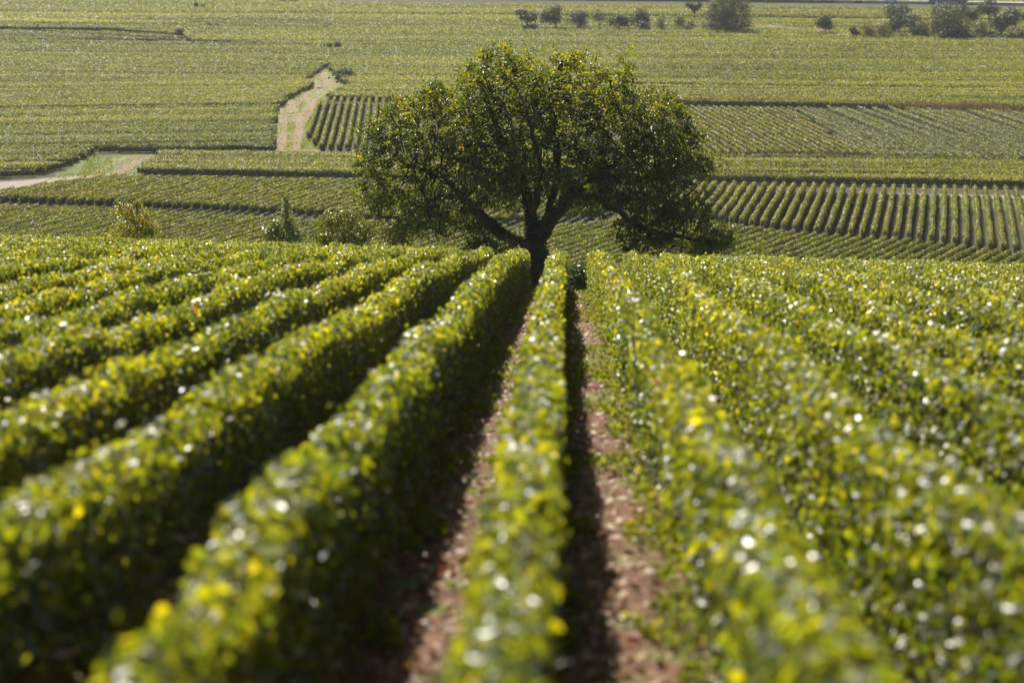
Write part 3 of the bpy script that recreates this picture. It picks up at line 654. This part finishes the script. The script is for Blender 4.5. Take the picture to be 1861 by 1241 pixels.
plant('bush', 'yellow-leaved bush standing behind the vine crest far to the left', 'bush', foot_at(248, 88), top_to(248, 362, 88), 2.3, M['bush'], 7000, .075, (.68, .2), .05, seed=1, tr=.02, stems=5, gap=.07, lobes=8, shape=[(a_, top_to(248, 362, 88) + b_, c_) for a_, b_, c_ in ((-.45, -.4, .38), (.3, -.75, .5), (-.05, -.55, .4), (-.3, -1.2, .6), (.55, -1.2, .5), (-.85, -1.5, .35), (0, -1.9, .8), (.1, -.12, .2))])
GH = top_to(516, 392, 88)
plant('shrub', 'slender pale grey-green shrub with a tall thin shoot', 'shrub', foot_at(516, 88), top_to(516, 378, 88), 1.1, M['grey_leaf'], 2800, .095, (.85, .25), .05, seed=2, stems=4, lobes=8, tr=.018, shape=[(a_, GH + b_, c_) for a_, b_, c_ in ((-.25, -.35, .33), (.25, -.3, .33), (-.45, -.7, .4), (.5, -.75, .4), (.05, -.9, .5), (.1, .1, .22), (.14, .35, .19), (.1, .6, .14), (.75, -1.1, .35), (-.8, -1.1, .3), (0, -1.8, .6))])
plant('bush', 'rounded olive-brown bush at the left foot of the walnut crown', 'bush', foot_at(628, 89), top_to(628, 380, 89), 2.7, M['bush'], 9500, .075, (.5, .16), .05, seed=3, tr=.02, stems=5, lobes=8, gap=.03, shape=[(a_, top_to(628, 380, 89) + b_, c_) for a_, b_, c_ in ((-.55, -.5, .5), (.25, -.35, .42), (.75, -.8, .5), (-.85, -1.1, .45), (0, -1.1, .75), (-.2, -.3, .3), (.5, -1.6, .7), (-.5, -1.8, .7))])
plant('shrub', 'small thin reddish-tipped shrub under the left edge of the walnut crown', 'shrub', foot_at(715, 91), top_to(715, 388, 91), 1.5, M['bush'], 2200, .08, (.5, .22), .05, seed=4, stems=4, lobes=7)
plant('bush', 'dark green bush left of the walnut trunk behind the vine crest', 'bush', foot_at(895, 93), top_to(895, 418, 93), 2.3, M['walnut'], 6000, .1, (.35, .15), .05, seed=5, stems=4, lobes=9)
plant('bush', 'low dark bush closing the alley right of the walnut trunk', 'bush', foot_at(1055, 84), top_to(1055, 466, 84), 1.5, M['bush'], 6000, .08, (.32, .12), .05, seed=6, stems=4, lobes=9)
plant('bush', 'dark bush under the low right boughs of the walnut', 'bush', foot_at(1235, 92), top_to(1235, 412, 92), 3.6, M['walnut'], 3000, .1, (.45, .17), .05, seed=7, stems=4, lobes=10)
plant('bush', 'brownish low shrub at the tip of the drooping right bough', 'bush', foot_at(1350, 90), top_to(1350, 425, 90), 2.0, M['bush'], 4200, .07, (.6, .15), .05, seed=8, tr=.02, stems=5, lobes=8)

far = [ # x, base y, top y, width px, label, tint, trunk, kind
    (957, 52, 22, 30, 'thin-trunked little tree at the left end of the distant shrub row', .4, .42, 'tree', {}),
    (968, 56, 44, 30, 'low dark round bush at the foot of the leftmost distant tree', .15, .05, 'bush', {}),
    (1010, 53, 18, 44, 'umbrella-shaped distant tree with open crown above the walnut', .5, .3, 'tree', {}),
    (1051, 53, 25, 30, 'small dense distant tree right of the umbrella-shaped one', .4, .15, 'tree', {}),
    (1090, 53, 23, 16, 'thin leaning distant sapling, almost leafless', .45, .5, 'tree', dict(fill=.45)),
    (1124, 55, 30, 36, 'low spreading distant bush with forked bare stems', .4, .25, 'bush', dict(fill=.8)),
    (1143, 56, 32, 18, 'small half-bare distant shrub beside the low spreading bush', .4, .2, 'bush', dict(fill=.7)),
    (1161, 55, 22, 24, 'upright distant tree narrow at its foot', .4, .3, 'tree', {}),
    (1173, 57, 42, 22, 'dark squat bush touching the upright narrow tree', .15, .05, 'bush', {}),
    (1203, 57, 28, 18, 'first of three faint feathery shrubs left of the big willow', .6, .1, 'bush', dict(fill=.35)),
    (1229, 56, 30, 24, 'middle of three faint feathery shrubs left of the big willow', .6, .1, 'bush', dict(fill=.4)),
    (1253, 58, 38, 16, 'last and lowest of three faint feathery shrubs left of the big willow', .6, .1, 'bush', dict(fill=.4)),
    (1500, 62, 30, 26, 'lone dark small tree beside the distant pink path', .25, .35, 'tree', {}),
    (1555, 68, 52, 14, 'small dark round bush at the end of the pink path', .15, .05, 'bush', {}),
    (1590, 69, 46, 46, 'wide yellowish bush right of the pink path', .75, .05, 'bush', dict(fill=.8)),
    (1627, 60, 14, 24, 'tall thin distant tree rising behind the dark bush', .4, .4, 'tree', {}),
    (1638, 67, 33, 56, 'broad dark evergreen bush in the distant right hedge', .15, .05, 'bush', {}),
    (1690, 68, 38, 32, 'loose yellow-green bush between two dark ones', .7, .1, 'bush', dict(fill=.7)),
    (1722, 60, 7, 34, 'tall dark tree behind the round distant tree', .15, .3, 'tree', {}),
    (1729, 70, 22, 44, 'round olive distant tree with dense crown', .5, .15, 'tree', {}),
    (1735, 71, 56, 62, 'dark low thicket under the round olive tree', .1, .02, 'bush', {}),
    (1755, 50, 14, 30, 'dark leaning tree right of the round olive tree', .15, .3, 'tree', {}),
    (1764, 69, 41, 34, 'yellow-olive bush right of the round olive tree', .72, .08, 'bush', dict(fill=.8)),
    (1797, 46, 6, 28, 'forked bare-limbed distant tree just below the road', .3, .45, 'tree', dict(fill=.6)),
    (1820, 66, 30, 22, 'narrow dark distant tree near the right edge', .2, .25, 'tree', {}),
    (1846, 56, 23, 28, 'small dark tree at the right edge of the view', .25, .35, 'tree', {}),
    (1805, 71, 60, 50, 'low dark thicket near the right edge below the forked tree', .1, .02, 'bush', {}),
    (1850, 72, 58, 30, 'brown-green thicket cut by the right edge of the view', .35, .02, 'bush', {}),
    (330, 62, 54, 24, 'dark clump of shrubs beside the distant earth lane', .1, .02, 'bush', {}),
    (385, 51, 44, 30, 'dark low shrubs along the gap in the far left parcels', .12, .02, 'bush', {}),
    (600, 88, 79, 32, 'dark shrubs at the bend of the far lane above the track', .15, .02, 'bush', {}),
    (526, 5, -2, 34, 'dark shrub clump at the top edge left of centre', .15, .02, 'bush', {}),
    (375, 15, 6, 40, 'dark shrubs along the bare earth patch at the top left', .2, .02, 'bush', {}),
    (618, 141, 128, 34, 'dark vine clump at the corner right of the track bend', .12, .02, 'bush', {}),
]
for k, (x, by, ty, w, lab, tint, th, kind, kw) in enumerate(far):
    p = un(x, by, PLAIN + .7); D_ = p[1]; sc = D_ / FP; H = ((by - ty) * sc + .7) * 1.1; Wd = w * sc * (1.3 if x < 1580 else 1.6)
    nleaf = int(np.clip(Wd * H * 120, 900, 8000))
    plant('small_tree' if kind == 'tree' else 'distant_bush', lab, kind, (p[0], p[1], PLAIN), H, Wd, M['tree_far'], nleaf, .26, (tint, .14), th, lobes=9 if kind == 'tree' else 8, seed=100 + k, stems=3, group='trees and bushes scattered across the far plain', dens=.45, tr=.045, aspect=.8, lr=(.27, .42), **kw)
# mistletoe-laden heart-shaped tree and the big willow
p = un(1262, 37, PLAIN + .7); sc = p[1] / FP
plant('small_tree', 'heart-shaped brownish tree on a long bare trunk, left of the big willow', 'tree', (p[0], p[1], PLAIN), 5.2, 5, M['tree_far'], 2600, .22, (.3, .12), .45, lobes=5, seed=301, stems=1, tr=.06,
      shape=[(-1.6, 4.6, .95), (1.3, 4.5, .95), (0, 3.6, 1.0), (-.6, 4.1, 1.0), (.7, 4.1, 1.0)], group='trees and bushes scattered across the far plain')
p = un(1323, 59, PLAIN + .7)
plant('big_tree', 'big broad willow-like tree cut by the top edge of the view', 'tree', (p[0], p[1], PLAIN), 10, 11.5, M['tree_far'], 17000, .24, (.55, .14), .08, lobes=16, seed=302, stems=5, tr=.05, dens=.45, gap=.035,
      shape=[(-3.9, 2.3, 1.9), (3.9, 2.3, 1.9), (-4, 4.6, 1.9), (4.1, 4.6, 1.8), (-3.2, 6.8, 2), (3.4, 6.8, 1.9), (-1.4, 8, 1.9), (1.5, 8.2, 1.9), (0, 6, 2.6), (-2, 4, 2.2), (2, 4, 2.2), (0, 2.6, 2.2), (-2.2, 1.5, 1.5), (2.2, 1.5, 1.5), (0, 8.6, 1.6), (0, 4.5, 2.5)], group='trees and bushes scattered across the far plain')

# ---------------------------------------------------------------- people among the far vines
def skin_obj(name, J, E, rad, mt, parent):
    me = bpy.data.meshes.new(name); me.from_pydata(J, E, []); me.materials.append(mt); o = link(name, me, parent)
    o.modifiers.new('skin', 'SKIN'); 
    for i, r_ in enumerate(rad): me.skin_vertices[0].data[i].radius = (r_, r_)
    me.skin_vertices[0].data[0].use_root = True
    s = o.modifiers.new('sub', 'SUBSURF'); s.levels = 1; s.render_levels = 1
    return o
def person(px, py, label, top, legs, bend=0.0, rz=0.0, feet=False):
    p = un(px, py, PLAIN) if feet else un(px, py - 1.5, PLAIN + .75); p[2] = PLAIN; bend *= 1 if feet else .5; root = empty('person', tuple(p), rz); tag(root, label, 'person', 'grape pickers in the far vines')
    b_ = bend; hip = (0, 0, .92); ch = (0, -.42 * math.sin(b_), .92 + .42 * math.cos(b_)); nk = (0, -.56 * math.sin(b_), .92 + .56 * math.cos(b_)); hd = (0, -.74 * math.sin(b_) - .02, .92 + .74 * math.cos(b_))
    J = [hip, ch, nk, hd, (-.1, 0, .86), (-.12, -.03, .48), (-.12, .02, .08), (-.12, -.14, .03), (.1, 0, .86), (.12, -.03, .48), (.12, .02, .08), (.12, -.14, .03),
         (-.2, ch[1], ch[2] + .05), (-.26, ch[1] - .1, ch[2] - .22), (-.2, ch[1] - .28, ch[2] - .38), (.2, ch[1], ch[2] + .05), (.26, ch[1] - .1, ch[2] - .22), (.2, ch[1] - .28, ch[2] - .38)]
    E_ = [(0, 1), (1, 2), (2, 3), (0, 4), (4, 5), (5, 6), (6, 7), (0, 8), (8, 9), (9, 10), (10, 11), (1, 12), (12, 13), (13, 14), (1, 15), (15, 16), (16, 17)]
    skin_obj('body', J, E_, [.13, .14, .055, .1, .08, .06, .045, .04, .08, .06, .045, .04, .055, .045, .035, .055, .045, .035], M['skin'], root)
    skin_obj('jacket', [J[0], J[1], J[12], J[13], (-.22, ch[1] - .22, ch[2] - .33), J[15], J[16], (.22, ch[1] - .22, ch[2] - .33)], [(0, 1), (1, 2), (2, 3), (3, 4), (1, 5), (5, 6), (6, 7)], [.16, .18, .075, .06, .05, .075, .06, .05], top, root)
    skin_obj('trousers', [J[0], J[4], J[5], J[6], J[8], J[9], J[10]], [(0, 1), (1, 2), (2, 3), (0, 4), (4, 5), (5, 6)], [.15, .1, .08, .065, .1, .08, .065], legs, root)
    skin_obj('hair', [(hd[0], hd[1], hd[2] + .02), (hd[0], hd[1] + .03, hd[2] + .1)], [(0, 1)], [.11, .1], M['hair'], root)
    return root
person(67, 53.6, 'grape picker in dark clothes standing upright, leftmost in the far vines', M['navy'], M['navy'], .15, .6)
person(111, 54.1, 'grape picker in lilac-blue top bending over, second from left in the far vines', M['lilac'], M['navy'], .9, 1.2)
person(152, 54.6, 'grape picker in dark blue bending low left of the bright blue one', M['navy'], M['navy'], 1.1, -.8)
person(161, 54.7, 'grape picker in bright blue top among the far vines', M['blue'], M['navy'], .6, .3)
person(176, 54.9, 'grape picker in dark blue bending low, rightmost of the far left group', M['navy'], M['navy'], 1.0, .9)
person(354, 70, 'person in pale lilac top bending by the earth lane gap', M['lilac'], M['navy'], .8, -1.2)
person(345, 69, 'person in dark clothes crouched beside the lilac-topped one', M['navy'], M['navy'], 1.2, 1.0)
person(629, 151, 'person in grey clothes stooping at the row ends beside the track bend', M['greycl'], M['navy'], .5, -.5, True)
def bucket(px, py, mt, label):
    p = un(px, py, PLAIN); root = empty('bucket', tuple(p)); tag(root, label, 'bucket', 'picking buckets')
    MB().tube([(0, 0, 0), (0, 0, .34)], [.15, .21], 14).build('body', mt, root); MB().tube([(-.21, 0, .33), (-.15, 0, .5), (0, 0, .56), (.15, 0, .5), (.21, 0, .33)], .012, 6).build('handle', M['metal'], root)
bucket(612, 151, M['red'], 'red picking bucket at the row ends by the track bend'); bucket(598, 143, M['teal'], 'teal picking bucket at the row ends above the track bend')
def crate(px, py, label, rz):
    p = un(px, py, PLAIN + .03); root = empty('crate', (p[0], p[1], PLAIN + .03), rz); tag(root, label, 'crate', 'white crates on the dirt track')
    MB().box((0, 0, .1), (.48, .3, .1)).build('body', M['white'], root)
    mb = MB(); mb.box((0, -.29, .225), (.5, .03, .022)); mb.box((0, .29, .225), (.5, .03, .022)); mb.box((-.47, 0, .225), (.03, .26, .022)); mb.box((.47, 0, .225), (.03, .26, .022)); mb.build('rim', M['white'], root)
crate(564, 160.5, 'white flat picking crate across the dirt track, nearer the dark hedge corner', .05); crate(580, 161, 'white flat picking crate across the dirt track, nearer the striped plot', .1)
# leaning end posts by the left field corner
for x, y, dx, lab in ((158, 296, .45, 'grey leaning trellis stay at the corner of the left field'), (172, 284, -.1, 'grey upright trellis post at the corner of the left field')):
    p = un(x, y, PLAIN); tag(MB().tube([(0, 0, -.1), (dx, 0, 1.5)], [.06, .05], 8).build('trellis_stay', M['metal'], None, False, tuple(p)), lab, 'post')

# ---------------------------------------------------------------- vehicles on the far road
def wheel(parent, x, y, r_, w_):
    t = MB().tube([(x, y - w_ / 2, r_), (x, y + w_ / 2, r_)], r_, 16).build('wheel', M['rubber'], parent); MB().tube([(x, y - w_ / 2 - .01, r_), (x, y + w_ / 2 + .01, r_)], r_ * .55, 12).build('rim', M['metal'], t)
p = un(1620, 6, PLAIN + .92); a_ = np.array(un2(1700, 7, PLAIN)) - np.array(un2(1500, 4, PLAIN)); rz = math.atan2(a_[1], a_[0])
car = empty('car', tuple(p), rz); tag(car, 'pale blue-white car driving on the distant road', 'car')
prof_ = [(-2, .35), (-2.05, .75), (-1.9, .95), (-1.1, 1.02), (-.55, 1.42), (.75, 1.45), (1.45, 1.02), (2, .92), (2.05, .5), (2, .3)]
MB().prism(prof_, -.85, .85).build('body', M['white'], car)
MB().prism([(-.95, 1.04), (-.5, 1.37), (.7, 1.4), (1.25, 1.04)], -.86, .86).build('window', M['glass'], car)
for x in (-1.3, 1.3):
    for y in (-.78, .78): wheel(car, x, y, .32, .22)
p = un(1725, 8, PLAIN + .92); tr = empty('truck', tuple(p), rz); tag(tr, 'long grey-lilac lorry on the distant road cut by the top edge', 'truck')
MB().box((.8, 0, 2.1), (4.4, 1.2, 1.2)).build('cargo_box', M['trailer'], tr)
MB().box((.8, 0, .8), (4.3, .5, .1)).build('chassis', M['rubber'], tr)
MB().prism([(-5.6, .5), (-5.7, 1.6), (-5.45, 2.7), (-3.9, 2.8), (-3.9, .5)], -1.15, 1.15).build('cab', M['lilac'], tr)
MB().prism([(-5.6, 1.75), (-5.42, 2.5), (-4.6, 2.5), (-4.6, 1.75)], -1.16, 1.16).build('window', M['glass'], tr)
for x in (-4.9, -2.6, 2.6, 3.8):
    for y in (-1.0, 1.0): wheel(tr, x, y, .48, .3)

# ---------------------------------------------------------------- haze
hz, n, l, b = mat('haze'); n.remove(b); v_ = n.new('ShaderNodeVolumePrincipled'); v_.inputs['Color'].default_value = (.93, .96, 1, 1); v_.inputs['Density'].default_value = .00009; v_.inputs['Anisotropy'].default_value = .2
l.new(v_.outputs[0], n['Material Output'].inputs['Volume'])
tag(MB().box((0, 1175, -12.5), (1505, 1240, 22.5)).build('haze', hz), 'thin pale haze over the whole valley', None, None, 'stuff')
